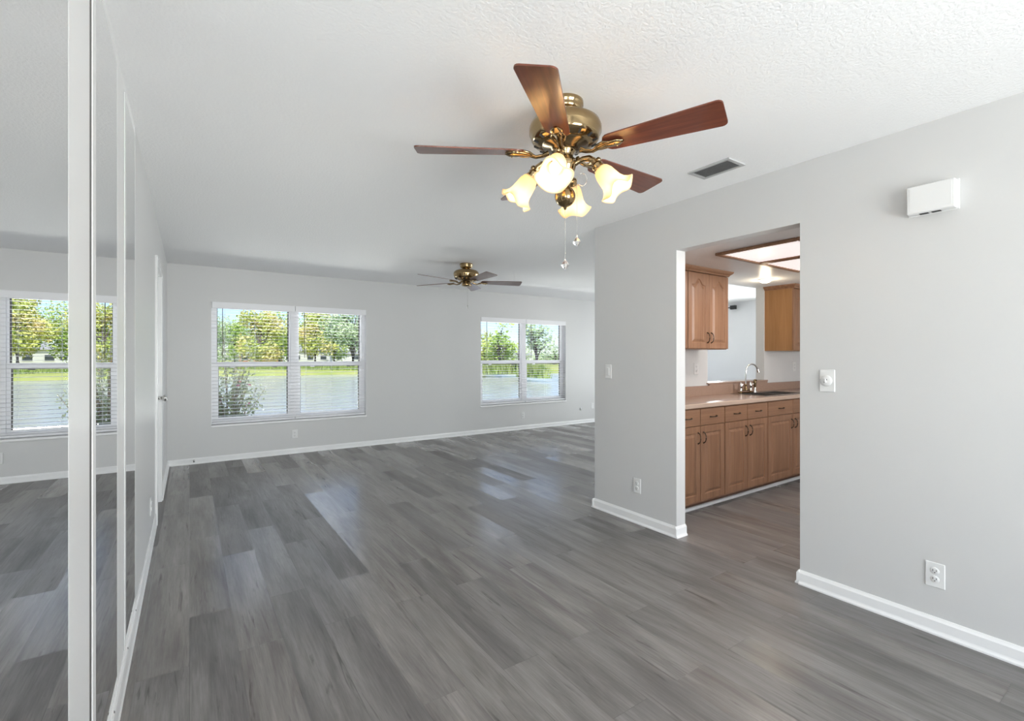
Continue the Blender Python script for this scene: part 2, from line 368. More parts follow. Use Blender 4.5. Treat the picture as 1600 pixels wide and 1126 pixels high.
# ------------------------------------------------------------------ mirrored closet doors
def closet_door(y0, y1, mir0, mir1, label, lip0=None, screws=()):
    t = thing('mirrored_closet_door', label, 'closet door', (XL-.0137, (y0+y1)/2, .101), 0, 'mirrored closet doors')
    yc = (y0+y1)/2; hh = H-.03-.103
    fr = MB()
    if mir0 > y0:
        fr.box(-.02, .0135, y0-yc, mir0-yc, 0, hh)
        MB().box(-.03, .011, y0-yc-.046 if y0 < 2 else y0-yc-.030, y0-yc, 0, hh).build('gap_strip', M_seal, t)  # dark strip set in the gap beside the door edge
    fr.box(-.02, .0135, mir1-yc, y1-yc, 0, hh)
    fr.box(-.02, .0135, mir0-yc, mir1-yc, 0, .012).box(-.02, .0135, mir0-yc, mir1-yc, hh-.012, hh)
    fr.build('frame', M_trim, t)
    MB().box(-.016, .0133, mir0-yc+.0002, mir1-yc-.0002, .0122, hh-.0122).build('mirror', M_mirror, t)
    return t
closet_door(-.94, 1.685, -.90, 1.418, 'mirrored sliding closet door at the left edge, nearest the camera')
closet_door(1.737, 2.488, 1.79, 2.272, 'middle mirrored closet door between two white stiles')
closet_door(2.522, 2.970, 2.566, 2.966, 'narrow mirrored closet door farthest from camera, next to grey wall')
for i, y in enumerate((2.117, 2.55, 2.91)):
    tag(MB().lathe([(.0045, 0), (.0045, .0015), (.002, .0025), (1e-5, .0025)], 12, (XL+.0065, y, .094), (1, 0, 0)).build('track_screw', M_seal),
        ['small screw head in floor track nearest the camera', 'small screw head in floor track by middle door', 'small screw head in floor track farthest from camera'][i], 'screw', 'screws in the closet track')

# ------------------------------------------------------------------ left door
t = thing('door_1', 'white closed panel door in the left wall near the far corner', 'door', (XL, (DL0+DL1)/2, 0), kind='structure')
w = (DL1-DL0)/2
MB().box(-.06, -.02, -w+.012, w-.012, .012, DLT-.012).build('door_leaf', M_trimg, t)
pm = MB()
for (a, b) in ((-w+.08, -.03), (.03, w-.08)):
    for (c, d) in ((.15, .75), (.98, 1.5), (1.6, 1.95)):
        pm.cbox(-.024, -.014, a, b, c, d, .005)
pm.build('raised_panels', M_trimg, t)
MB().cbox(-.07, .016, -w-.055, -w+.012, 0, DLT+.055, .003).cbox(-.07, .016, w-.012, w+.055, 0, DLT+.055, .003).cbox(-.07, .016, -w+.012, w-.012, DLT-.012, DLT+.055, .003).build('casing', M_trimg, t)
for z in (.25, 1.80): MB().lathe([(.007, 0), (.007, .09)], 10, (-.012, -w+.018, z)).build('hinge', M_trim, t)
MB().lathe([(.033, 0), (.033, .006), (.012, .012), (.011, .03), (.018, .036), (.029, .050), (.030, .062), (.022, .070), (1e-5, .072)], 24, (-.02, w-.075, .945), (1, 0, 0)).build('knob', M_nickel, t)

# ------------------------------------------------------------------ windows and blinds
def window(name, w, label, mull):
    x0, x1, z0, z1 = w; t = thing(name, label, 'window', ((x0+x1)/2, YF, z0), kind='structure'); ox = (x0+x1)/2
    X = lambda x: x-ox
    ww, hh = x1-x0, z1-z0
    y0, y1 = .075, .135
    mb = MB().box(-ww/2, ww/2, y0, y1, 0, .05).box(-ww/2, ww/2, y0, y1, hh-.05, hh)
    mb.box(-ww/2, -ww/2+.045, y0, y1, .05, hh-.05).box(ww/2-.045, ww/2, y0, y1, .05, hh-.05).box(-.045, .045, y0-.01, y1, .05, hh-.05)
    mb.build('window_frame', M_vinyl, t)
    mid = 1.222-z0
    for s in (-1, 1):
        a, b = (-ww/2+.045, -.045) if s < 0 else (.045, ww/2-.045)
        sash = MB().box(a, b, y0+.005, y1-.02, mid-.028, mid+.028)                 # meeting rail
        sash.box(a, a+.035, y0+.005, y1-.025, .05, mid-.028).box(b-.035, b, y0+.005, y1-.025, .05, mid-.028)
        sash.box(a+.035, b-.035, y0+.005, y1-.025, .05, .088)
        sash.box(a, a+.02, y0+.03, y1-.005, mid+.028, hh-.05).box(b-.02, b, y0+.03, y1-.005, mid+.028, hh-.05).box(a+.02, b-.02, y0+.03, y1-.005, hh-.075, hh-.05)
        sash.build('sash', M_vinyl, t)
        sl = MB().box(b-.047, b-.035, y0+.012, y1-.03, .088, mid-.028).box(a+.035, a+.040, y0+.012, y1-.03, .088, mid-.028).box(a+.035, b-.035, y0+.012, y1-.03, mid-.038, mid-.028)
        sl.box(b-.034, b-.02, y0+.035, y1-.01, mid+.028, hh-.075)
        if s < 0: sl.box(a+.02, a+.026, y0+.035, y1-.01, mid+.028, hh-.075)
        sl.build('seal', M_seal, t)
        pn = MB().box(a+.035, b-.035, y0+.02, y0+.024, .08, mid-.02).box(a+.02, b-.02, y0+.045, y0+.049, mid+.02, hh-.07)
        pn.build('pane', M_glass, t)
        for k in (.22, .78):
            xx = a+(b-a)*k
            MB().cbox(xx-.028, xx+.028, y0-.004, y0+.01, mid-.048, mid-.030, .003).build('sash_lock', M_seal if (k > .5) else M_vinyl, t)
    MB().cbox(-ww/2-.004, ww/2+.004, -.022, y0, -.022, .004, .004).build('window_sill', M_trim, t)
    MB().box(-ww/2, -ww/2+.003, 0, y0, .004, hh).box(ww/2-.003, ww/2, 0, y0, .004, hh).box(-ww/2, ww/2, 0, y0, hh-.003, hh).build('window_reveal', M_trim, t)
    return t
window('window_1', W1, 'double white window on the left part of the far wall', 0)
window('window_2', W2, 'double white window on the right part of the far wall', 0)
window('window_3', (7.2, 8.9, .475, 2.0), 'added unseen double window in the far wall, opening for a fill lamp', 0)  # unseen window added so a lamp can brighten the end wall

def blind(x0, x1, z0, z1, label):
    """front faces -y; origin at bottom centre"""
    w = x1-x0; t = thing('window_blind', label, 'window blind', ((x0+x1)/2, YF+.034, z0), 0, 'white slatted blinds on the far windows')
    hh = z1-z0; a, b = -w/2, w/2
    MB().cbox(a+.004, b-.004, -.026, .026, hh-.05, hh, .003).build('headrail', M_vinyl, t)
    MB().cbox(a, b, -.044, -.034, hh-.075, hh+.004, .003).build('valance', M_vinyl, t)
    MB().cbox(a+.005, b-.005, -.025, .025, .012, .034, .004).build('bottom_rail', M_blind, t)
    sl = MB(); pitch = .0445; n = int((hh-.075-.055)/pitch)+1
    for i in range(n):
        z = .062+i*pitch; pts = []
        for k in range(5):
            u = -1+k/2; pts.append((u*.025, z+.0016*(1-u*u)+u*.0007))
        v = []
        for x in (a+.005, b-.005):
            for (y, zz) in pts: v.append((x, y, zz+.001))
            for (y, zz) in pts[::-1]: v.append((x, y, zz-.001))
        f = [[j, (j+1) % 10, 10+(j+1) % 10, 10+j] for j in range(10)] + [list(range(10))[::-1], list(range(10, 20))]
        sl.add(v, f)
    sl.build('slats', M_blind, t)
    cd = MB()
    for x in (a+.14, 0, b-.14):
        for y in (-.027, .027): cd.tube([(x, y, .03), (x, y, hh-.05)], .0009, 5)
    cd.build('ladder_cords', M_blind, t)
    MB().tube([(a+.115, -.036, hh-.07), (a+.117, -.040, hh-.70)], .0042, 8).build('tilt_wand', M_wand, t)
    return t
ox = .006
blind(W1[0]+ox, 1.19, W1[2]+.004, W1[3]-.006, 'white slatted blind on left half of the left window, shrub behind it')
blind(1.195, W1[1]-ox, W1[2]+.004, W1[3]-.006, 'white slatted blind on right half of the left window')
blind(W2[0]+ox, 5.07, W2[2]+.004, W2[3]-.006, 'white slatted blind on left half of the right window')
blind(5.075, W2[1]-ox, W2[2]+.004, W2[3]-.006, 'white slatted blind on right half of the right window')

# unseen glass doors, added as openings for the fill lamps
def added_glass_door(name, label, loc, rz, w):
    t = thing(name, label, 'glass door', loc, rz, kind='structure')
    mb = MB()
    for a, b in ((-w/2, 0), (0, w/2)):
        mb.box(a, a+.06, -.03, .03, 0, 2.08).box(b-.06, b, -.03, .03, 0, 2.08).box(a+.06, b-.06, -.03, .03, 0, .08).box(a+.06, b-.06, -.03, .03, 2.0, 2.08)
    mb.build('door_frame', M_vinyl, t)
    MB().box(-w/2+.06, -.06, -.004, .004, .08, 2.0).box(.06, w/2-.06, -.004, .004, .08, 2.0).build('pane', M_glass, t)
added_glass_door('door_2', 'added unseen sliding glass door behind the camera, opening for fill light', (1.35, YB-.06, 0), 0, 2.5)
added_glass_door('door_3', 'added unseen sliding glass door in the living room end wall, opening for fill light', (XE+.06, 3.95, 0), PI/2, 1.5)
added_glass_door('door_4', 'added unseen sliding glass door in the left wall behind the camera, opening for fill light', (XL-.06, -1.85, 0), PI/2, 1.4)
t = thing('curtain_rod', 'dark curtain rod end seen through the pass-through beside the wall cabinet', 'curtain rod', (XE-.07, 5.60, 2.33))
MB().tube([(0, -.04, 0), (0, 1.35, 0)], .012, 12).build('rod', M_dark, t)
MB().cbox(-.03, .03, -.15, -.03, -.04, .04, .006).build('finial', M_dark, t)
MB().box(.0, .07, -.01, .01, -.01, .01).build('bracket', M_dark, t)

# ------------------------------------------------------------------ wall plates
def plate_base(t, w=.074, h=.118, d=.006):
    MB().cbox(-w/2, w/2, -d, 0, -h/2, h/2, .003).build('cover_plate', M_plate, t)
def outlet(loc, rz, label, big=1.0):
    t = thing('wall_outlet', label, 'outlet', loc, rz, 'electrical outlets'); plate_base(t, .074*big, .118*big)
    for s in (-1, 1):
        r = MB().lathe([(.0165, 0), (.0165, .0028), (.0150, .0036), (1e-5, .0036)], 24, (0, -.0055, s*.0195), (0, -1, 0)).build('receptacle', M_plate, t)
        q = MB(); z = s*.0195
        q.box(-.0075, -.0055, -.0100, -.0085, z-.001, z+.008).box(.0055, .0075, -.0100, -.0085, z-.001, z+.007)
        q.lathe([(.0025, 0), (.0025, .001)], 10, (0, -.0088, z-.0075), (0, -1, 0)); q.build('slots', M_dark, r)
    return t
def rocker(loc, rz, label, grp=None, w=.074):
    t = thing('light_switch', label, 'light switch', loc, rz, grp); plate_base(t, w)
    MB().cbox(-.016, .016, -.010, -.005, -.033, .033, .002).build('rocker', M_plate, t); return t
FAR, RGT, LFT = 0, PI/2*3, PI/2       # rotations: default faces -y
outlet((1.188, YF, .266), 0, 'white duplex outlet below the left window')
outlet((5.005, YF, .256), 0, 'white duplex outlet below the right window')
RW = -PI/2                            # faces -x
outlet((XR, 2.552, .296), RW, 'white duplex outlet low on the wall left of the kitchen doorway')
outlet((XR, .737, .279), RW, 'large white duplex outlet low on the wall right of the kitchen doorway', 1.0)
outlet((XL, 4.05, .30), PI/2, 'white outlet low on the left wall before the white door')
outlet((4.26, KY, 1.195), 0, 'white outlet above the counter left of the pass-through')
outlet((6.28, KY, 1.195), 0, 'white outlet above the counter below the right wall cabinet')
rocker((XR, 2.865, 1.19), RW, 'white light switch near the wall corner left of the kitchen doorway')
t = thing('cable_jack', 'small round cable jack low on the far wall', 'wall jack', (6.41, YF, .285))
MB().lathe([(.028, 0), (.028, .004), (.010, .006), (.006, .016), (1e-5, .016)], 20, (0, 0, 0), (0, -1, 0)).build('jack_body', M_plate, t)
t = thing('wall_outlet', 'white wall outlet partly hidden by the wall corner', 'outlet', (6.735, YF, .33), 0, 'electrical outlets'); plate_base(t)
t = thing('dimmer_switch', 'white wall plate with round dial right of the kitchen doorway', 'wall switch', (XR, 1.198, 1.182), RW)
plate_base(t, .078, .124)
MB().lathe([(.030, 0), (.030, .004), (.026, .008), (.012, .009), (1e-5, .009)], 32, (-.004, -.0055, 0), (0, -1, 0)).build('dial', M_plate, t)
MB().cbox(-.008, .000, -.022, -.012, -.010, .010, .002).build('toggle', M_plate, t)
MB().box(-.012, -.009, -.0155, -.0140, -.012, -.004).box(.000, .003, -.0155, -.0140, .002, .010).build('markings', M_dark, t)
# door chime
t = thing('door_chime', 'white door chime box high on the right wall', 'door chime', (XR, .7435, 2.000), RW)
MB().cbox(-.0885, .0885, -.052, -.004, .0, .132, .004).build('cover', M_plate, t)
MB().cbox(-.094, .094, -.006, 0, -.004, .136, .002).build('back_plate', M_plate, t)
MB().box(-.045, -.012, -.036, -.012, -.0015, .004).box(.0, .033, -.036, -.012, -.0015, .004).build('sound_slots', M_dark, t)
MB().box(-.0765, .0765, -.0535, -.052, .012, .120).build('front_panel', M_plate, t)
# door stop on the far baseboard
t = thing('door_stop', 'small spring door stop on the baseboard in the left corner', 'door stop', (.045, YF-.014, .045))
MB().lathe([(.010, 0), (.010, .006), (.004, .008)], 12, (0, 0, 0), (0, -1, 0)).tube([(math.cos(a*.9)*.005, -.008-a*.0012, math.sin(a*.9)*.005) for a in range(55)], .0012, 5).build('spring', M_nickel, t)
MB().lathe([(.007, 0), (.008, .012), (1e-5, .014)], 12, (0, -.074, 0), (0, -1, 0)).build('rubber_tip', M_dark, t)

# ceiling air vent
t = thing('ceiling_vent', 'grey louvred air vent in the ceiling by the right wall', 'air vent', (2.602, 1.663, H))
MB().box(-.085, .085, -.135, -.115, -.008, 0).box(-.085, .085, .115, .135, -.008, 0).box(-.085, -.068, -.115, .115, -.008, 0).box(.068, .085, -.115, .115, -.008, 0).build('vent_frame', M_grille, t)
MB().box(-.068, .068, -.115, .115, -.0015, 0).build('duct_opening', M_hole, t)
m = MB()
for i in range(8):
    x = -.060+i*.017; m.add([(x-.007, -.115, -.010), (x+.004, -.115, -.005), (x+.004, .115, -.005), (x-.007, .115, -.010), (x-.007, -.115, -.0088), (x+.004, -.115, -.0038), (x+.004, .115, -.0038), (x-.007, .115, -.0088)],
                            [[3, 2, 1, 0], [4, 5, 6, 7], [0, 1, 5, 4], [1, 2, 6, 5], [2, 3, 7, 6], [3, 0, 4, 7]])
m.build('louvres', M_grille, t)

# ------------------------------------------------------------------ ceiling fans
def blade_mb(r0=.185, r1=.655, w0=.052, w1=.073, th=.006, rc=.022):
    pts = []
    for k in range(9):                       # round root
        a = PI/2+PI*k/8; pts.append((r0+.03+math.cos(a)*.03*1.3, math.sin(a)*w0*.98))
    pts.append((r1-rc, -w1))
    for k in range(1, 5): a = -PI/2+PI/2*k/4; pts.append((r1-rc+math.cos(a)*rc, -w1+rc+math.sin(a)*rc))
    pts.append((r1, w1-rc))
    for k in range(1, 5): a = PI/2*k/4; pts.append((r1-rc+math.cos(a)*rc, w1-rc+math.sin(a)*rc))
    n = len(pts)
    return MB().add([(x, y, th/2) for x, y in pts]+[(x, y, -th/2) for x, y in pts], [list(range(n)), list(range(n, 2*n))[::-1]]+[[i, n+i, n+(i+1) % n, (i+1) % n] for i in range(n)])
def iron_mb(z=0, lift=.0):
    m = MB()
    path = [(.075, 0, -.004), (.10, 0, -.016), (.13, 0, -.022), (.16, 0, -.014), (.19, 0, -.010), (.215, 0, -.011), (.245, 0, -.011), (.265, 0, -.010)]
    m.tube(path, [.013, .012, .012, .015, .018, .026, .026, .008], 12, flat=[.9, .7, .6, .5, .45, .38, .38, .5])
    for s in (-1, 1):
        m.tube([(.135, 0, -.018), (.16, s*.020, -.012), (.19, s*.028, -.008), (.21, s*.020, -.010)], [.005, .006, .006, .004], 8)
        m.sphere((.235, s*.012, -.020), .004, 8)
    return m
def fan_body(t, zc, canopy_r, s=1.0):
    """heights below the ceiling"""
    MB().lathe([(canopy_r*.92, 0), (canopy_r, -.004), (canopy_r, -.022), (canopy_r*.93, -.026), (canopy_r*.96, -.034), (canopy_r*.9, -.05), (canopy_r*.6, -.058)], 40).build('canopy', M_brass, t)
    MB().lathe([(canopy_r*.58, -.052), (canopy_r*.70, -.070), (.10*s, -.076), (.132*s, -.086), (.152*s, -.100), (.159*s, -.118), (.159*s, -.140), (.150*s, -.158), (.150*s, -.164), (.143*s, -.176), (.118*s, -.188), (.10*s, -.190)], 56).build('motor_housing', M_brass, t)
    m = MB().lathe([(.105*s, -.186), (.10*s, -.196), (.062*s, -.204), (.060*s, -.214), (.02, -.214)], 40)
    m.build('flywheel', M_brassd, t)
    for k in range(14):
        a = 2*PI*k/14; ca, sa = math.cos(a), math.sin(a)
        MB().tube([(ca*.120*s, sa*.120*s, -.1860), (ca*.140*s, sa*.140*s, -.1765)], .0062, 6).build('vent_slot', M_dark, t)
def fan_angles(phi0): return [PI/2-YAW-(phi0+k*2*PI/5) for k in range(5)]

# near fan, lit
FX, FY = 1.3742, 1.6052
fan = thing('ceiling_fan', 'large near ceiling fan, brass with mahogany blades and four lit bell shades', 'ceiling fan', (FX, FY, H), 0, 'ceiling fans')
fan_body(fan, 0, .080)
ZB = -.226
for k, a in enumerate(fan_angles(3.398)):
    M = Matrix.Rotation(a, 4, 'Z') @ Matrix.Translation((0, 0, ZB)) @ Matrix.Rotation(R(-12), 4, 'X')
    ir = iron_mb().build('blade_iron', M_brass, fan); ir.matrix_local = Matrix.Rotation(a, 4, 'Z') @ Matrix.Translation((0, 0, ZB+.002))
    b = blade_mb().build('blade', M_blade, fan); b.matrix_local = M
# stem, ball, finial
MB().lathe([(.045, -.214), (.047, -.222), (.036, -.232), (.036, -.250), (.048, -.258), (.050, -.275), (.044, -.300), (.034, -.318), (.026, -.330), (.024, -.350), (.028, -.356), (.020, -.366), (.018, -.374)], 32).build('light_kit_stem', M_brass, fan)
MB().sphere((0, 0, -.418), .046, 32).lathe([(.016, -.460), (.008, -.466), (.006, -.474), (1e-5, -.478)], 16).build('ball_finial', M_brass, fan)
def bellwave(r, h, a):
    k = max(0, (h-.085)/.05); return r+.010*k*math.cos(4*a), h-.014*k*math.cos(4*a)
for k in range(4):
    a = PI/2-YAW-(R(198)+k*PI/2); ca, sa = math.cos(a), math.sin(a)
    arm = MB(); pts = []
    for (r, z) in ((.030, -.285), (.055, -.272), (.080, -.262), (.105, -.262), (.125, -.275), (.137, -.296)): pts.append((ca*r, sa*r, z))
    arm.tube(pts, [.013, .011, .012, .014, .015, .014], 12)
    ax = Vector((ca*.62, sa*.62, -.78)).normalized(); p = Vector((ca*.134, sa*.134, -.290))
    arm.lathe([(.012, -.004), (.024, .004), (.027, .014), (.024, .018), (.027, .026), (.027, .036), (.022, .038)], 24, p, ax)
    arm.sphere(p + Vector((ca, sa, 0))*.012 + Vector((0, 0, .016)), .012, 12)
    am = arm.build('lamp_arm', M_brass, fan)
    q = p + ax*.030
    inner = [(.026, 0), (.034, .010), (.041, .030), (.044, .055), (.047, .080), (.052, .100), (.060, .116), (.071, .126), (.074, .1265)]
    sh = MB().lathe(inner, 48, q, ax, wave=bellwave)
    so_ = sh.build('lamp_shade', M_shade, fan); sm = so_.modifiers.new('solid', 'SOLIDIFY'); sm.thickness = .0035
    MB().lathe([(.012, .0), (.014, .02), (.022, .045), (.026, .062), (.022, .080), (.010, .090), (1e-5, .092)], 20, q, ax).build('bulb', M_bulb, am)
    ld = bpy.data.lights.new('bulb_light', 'POINT'); ld.energy = 1.8; ld.color = (1, .80, .56); ld.shadow_soft_size = .03
    lo = bpy.data.objects.new('bulb_light', ld); COL.objects.link(lo); lo.location = Vector((FX, FY, H)) + q + ax*.108
def pull(parent, x, y, z0, z1, crystal=True):
    m = MB(); n = int((z0-z1)/.006)
    m.tube([(x, y, z0), (x, y, z1)], .0011, 6)
    for i in range(0, n, 2): m.sphere((x, y, z0-i*.006), .0018, 6)
    c = m.build('pull_chain', M_nickel, parent)
    if crystal: MB().lathe([(.002, .012), (.004, .008), (.003, .004), (.010, -.004), (.0165, -.016), (.0165, -.019), (.009, -.030), (.003, -.036), (1e-5, -.040)], 8, (x, y, z1), smooth=False).build('crystal_drop', M_crystal, c)
    else: MB().lathe([(.002, .004), (.006, -.012), (.007, -.024), (.004, -.034), (1e-5, -.036)], 12, (x, y, z1)).build('chain_bob', M_nickel, c)
pull(fan, 0, 0, -.476, -.702)
rx, ry = math.cos(-YAW), math.sin(-YAW)
pull(fan, .052*rx, .052*ry, -.33, -.60)
MB().tube([(.045*rx+.03*rx*math.cos(a)*.7+.03*rx, .045*ry+.03*ry*math.cos(a)*.7+.03*ry, -.342-.028*math.sin(a)) for a in [-2.2+i*.35 for i in range(14)]], .0022, 6).build('chain_hook', M_crystal, fan)

# far fan, no lamps
GX, GY = 2.770, 5.063
fan2 = thing('ceiling_fan', 'small-looking far ceiling fan, brass and unlit, near the far wall', 'ceiling fan', (GX, GY, H), 0, 'ceiling fans')
fan_body(fan2, 0, .078, .97)
for k, a in enumerate(fan_angles(3.874)):
    ir = iron_mb().build('blade_iron', M_brass, fan2); ir.matrix_local = Matrix.Rotation(a, 4, 'Z') @ Matrix.Translation((0, 0, -.222))
    M = Matrix.Rotation(a, 4, 'Z') @ Matrix.Translation((0, 0, -.220)) @ Matrix.Rotation(R(-12), 4, 'X')
    b = blade_mb(r1=.68).build('blade', M_bladeg, fan2); b.matrix_local = M
MB().lathe([(.045, -.214), (.052, -.222), (.050, -.240), (.055, -.246), (.055, -.262), (.048, -.270), (.030, -.274), (1e-5, -.275)], 32).build('switch_housing', M_brass, fan2)
pull(fan2, .02, .0, -.27, -.50, False)

# ------------------------------------------------------------------ kitchen
YD = 2.445                                # door faces
def panel_door(w, h, arch=0, t=.019, mar=.055):
    """front faces -y, x 0..w, z 0..h, back at y=0"""
    ns = 17 if arch else 2
    def ring(ins, y, rise):
        x0, x1, z0, z1 = ins, w-ins, ins, h-ins; pts = [(x0, y, z0), (x1, y, z0)]
        for i in range(ns):
            u = 1-2*i/(ns-1); xx = (x0+x1)/2+u*(x1-x0)/2; zz = z1
            if rise:
                k = abs(u)/.78; zz = z1-arch*(1-(.5*(1+math.cos(PI*min(1, k)))))
            pts.append((xx, y, zz))
        return pts
    rings = [ring(0, 0, 0), ring(0, -t+.003, 0), ring(.003, -t, 0), ring(mar, -t, 1), ring(mar+.006, -t+.007, 1), ring(mar+.012, -t+.007, 1), ring(mar+.034, -t-.001, 1)]
    m = MB(); v = [p for r in rings for p in r]; k = ns+2; f = []
    for j in range(len(rings)-1):
        for i in range(k): f.append([j*k+i, j*k+(i+1) % k, (j+1)*k+(i+1) % k, (j+1)*k+i])
    f.append([(len(rings)-1)*k+i for i in range(k)]); f.append(list(range(k))[::-1])
    return m.add(v, f)
def handle(parent, x, y, z, vertical=True, ln=.095):
    q = []
    for i in range(9):
        u = -1+i/4; d = .026*(1-u*u)**.5 if abs(u) < 1 else 0
        q.append((x+(0 if vertical else u*ln/2), y-.002-d, z+(u*ln/2 if vertical else 0)))
    m = MB().tube(q, [.006, .0045, .0036, .0042, .0048, .0042, .0036, .0045, .006], 8)
    return m.build('handle', M_bronze, parent)
def base_cabinet(x0, x1, label, split):
    t = thing('base_cabinet', label, 'kitchen cabinet', ((x0+x1)/2, YD, 0), 0, 'oak base cabinets'); o = (x0+x1)/2
    cbx = KY-YD-.006; MB().box(x0-o, x0-o+.016, .002, cbx, .075, .880).box(x1-o-.016, x1-o, .002, cbx, .075, .880).box(x0-o+.016, x1-o-.016, .002, cbx, .075, .091).box(x0-o+.016, x1-o-.016, cbx-.01, cbx, .091, .880).box(x0-o+.016, x1-o-.016, .002, .02, .715, .737).box(x0-o+.016, x1-o-.016, .002, .02, .858, .880).build('carcass', M_oak, t)
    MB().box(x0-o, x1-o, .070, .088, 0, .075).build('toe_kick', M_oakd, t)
    for a, b, side in ((x0, split, 1), (split, x1, -1)):
        ww = b-a-.006
        d = panel_door(ww, .633).build('door', M_oak, t); d.location = (a+.003-o, 0, .095)
        handle(d, ww-.035 if side > 0 else .035, -.019, .535)
        dr = MB().cbox(0, ww, -.019, 0, 0, .142, .003).build('drawer', M_oakh, t); dr.location = (a+.003-o, 0, .733)
        handle(dr, ww/2, -.019, .068, False, .10)
    return t
base_cabinet(3.22, 3.932, 'left oak base cabinet beside the doorway wall', 3.576)
base_cabinet(3.934, 4.662, 'middle oak base cabinet left of the sink', 4.300)
base_cabinet(4.664, 5.645, 'wide oak base cabinet under the sink', 5.154)
base_cabinet(5.647, 6.40, 'oak base cabinet right of the sink, hidden by the right wall', 6.02)
tag(MB().box(XR2, 3.219, YD+.002, KY, .075, .880).build('cabinet_filler', M_oak), 'oak filler strip between wall and left base cabinet', 'cabinet filler')
v = []
for x in (XR2, 6.5):
    for a, z in [(0, 0), (.020, 0), (.020, .010), (.014, .020), (0, .024)]: v.append((x, YD+.07-a, z))
tag(MB().add(v, [[i, (i+1) % 5, 5+(i+1) % 5, 5+i] for i in range(5)]+[[4, 3, 2, 1, 0], [5, 6, 7, 8, 9]]).build('trim_4', M_trim), 'white shoe moulding at the cabinet toe kick', 'trim', kind='structure')

# worktop with sink cut-out
CZ0, CZ1, CYF = .882, .920, 2.415
SX0, SX1, SY0, SY1 = 4.78, 5.52, 2.50, 2.80
t = thing('countertop', 'beige laminate countertop with backsplash', 'countertop', (4.8, CYF, CZ0)); o = 4.8
m = MB()
for (a, b, c, d) in ((XR2, SX0, CYF+.012, KY), (SX1, 6.5, CYF+.012, KY), (SX0, SX1, CYF+.012, SY0), (SX0, SX1, SY1, KY)):
    m.box(a-o, b-o, c-CYF, min(d, KY-.004)-CYF, 0, CZ1-CZ0)
m.build('worktop', M_counter, t)
MB().cbox(XR2-o, 6.5-o, 0, .012, 0, CZ1-CZ0, .005).build('front_edge', M_edge, t)
m = MB().box(XR2-o, PX0-o, KY-.024-CYF, KY-.004-CYF, CZ1-CZ0, 1.018-CZ0).box(PX0-o, PX1+.03-o, KY-.024-CYF, KY-.004-CYF, CZ1-CZ0, PZ-CZ0).box(PX1+.03-o, 6.5-o, KY-.024-CYF, KY-.004-CYF, CZ1-CZ0, 1.010-CZ0)
m.build('backsplash', M_counter, t)
tag(MB().cbox(PX0-.02, PX1+.03, KY-.030, KY2+.04, PZ, PZ+.016, .003).build('ledge_shelf', M_counter), 'beige laminate ledge of the pass-through opening', 'ledge')
# sink
t = thing('kitchen_sink', 'stainless steel sink set in the beige countertop', 'sink', ((SX0+SX1)/2, (SY0+SY1)/2, CZ1)); a, b = (SX1-SX0)/2, (SY1-SY0)/2
m = MB()
for (p, q, r_, s_) in ((-a-.015, a+.015, -b-.015, -b+.008), (-a-.015, a+.015, b-.008, b+.075), (-a-.015, -a+.008, -b+.008, b-.008), (a-.008, a+.015, -b+.008, b-.008), (-.012, .012, -b+.008, b-.008)):
    m.box(p, q, r_, s_, .0005, .005)
m.build('rim', M_steel, t)
for (p, q) in ((-a+.008, -.012), (.012, a-.008)):
    m = MB().box(p, q, -b+.008, b-.008, -.155, -.152).box(p, p+.002, -b+.008, b-.008, -.152, 0).box(q-.002, q, -b+.008, b-.008, -.152, 0).box(p, q, -b+.008, -b+.010, -.152, 0).box(p, q, b-.010, b-.008, -.152, 0)
    bo = m.build('basin', M_steel, t)
    MB().lathe([(.04, 0), (.04, .003), (.02, .002), (1e-5, .002)], 20, ((p+q)/2, 0, -.152)).build('drain', M_chrome, bo)
# faucet
t = thing('kitchen_faucet', 'tall gooseneck chrome and brass faucet behind the sink', 'faucet', (5.00, 2.842, CZ1+.0055))
MB().cbox(-.12, .12, -.022, .022, 0, .010, .004).lathe([(.010, 0), (.010, .02)], 12, (-.095, 0, .008)).lathe([(.010, 0), (.010, .02)], 12, (.095, 0, .008)).tube([(-.10, 0, .030), (.10, 0, .030)], .009, 12).build('base_bridge', M_brass, t)
pts = [(0, 0, .02), (0, 0, .10), (0, 0, .20)]
dx, dy = .95, -.30
for i in range(1, 13):
    an = PI - i*PI*.86/12; rr = .083; pts.append((dx*(rr+rr*math.cos(an)), dy*(rr+rr*math.cos(an)), .215+rr*1.15*math.sin(an)))
MB().tube(pts, .0085, 12).build('spout', M_chrome, t)
e = pts[-1]; MB().tube([e, (e[0]+dx*.012, e[1]+dy*.012, e[2]-.035)], [.011, .014], 12).build('aerator', M_chrome, t)
MB().lathe([(.020, 0), (.018, .01), (.012, .03), (.011, .05), (.014, .056), (.010, .065)], 20, (0, 0, .030)).build('spout_collar', M_brass, t)
for s in (-1, 1):
    MB().lathe([(.018, 0), (.014, .010), (.011, .03), (.014, .04), (.017, .055), (.010, .072), (.006, .078), (.009, .086), (1e-5, .092)], 16, (s*.095, 0, .024)).tube([(s*.095, 0, .088), (s*.095+.018*s, -.03, .094)], .005, 8).build('faucet_handle', M_chrome, t)
t = thing('sink_sprayer', 'dark chrome side sprayer standing right of the faucet', 'sprayer', (5.185, 2.842, CZ1+.0055))
MB().lathe([(.022, 0), (.020, .008), (.013, .014), (.012, .05)], 16).build('sprayer_base', M_chrome, t)
MB().lathe([(.011, .05), (.014, .07), (.016, .10), (.018, .125), (.012, .14), (1e-5, .142)], 16).tube([(0, 0, .115), (-.01, -.022, .135)], .008, 8).build('sprayer_head', M_brassd, t)

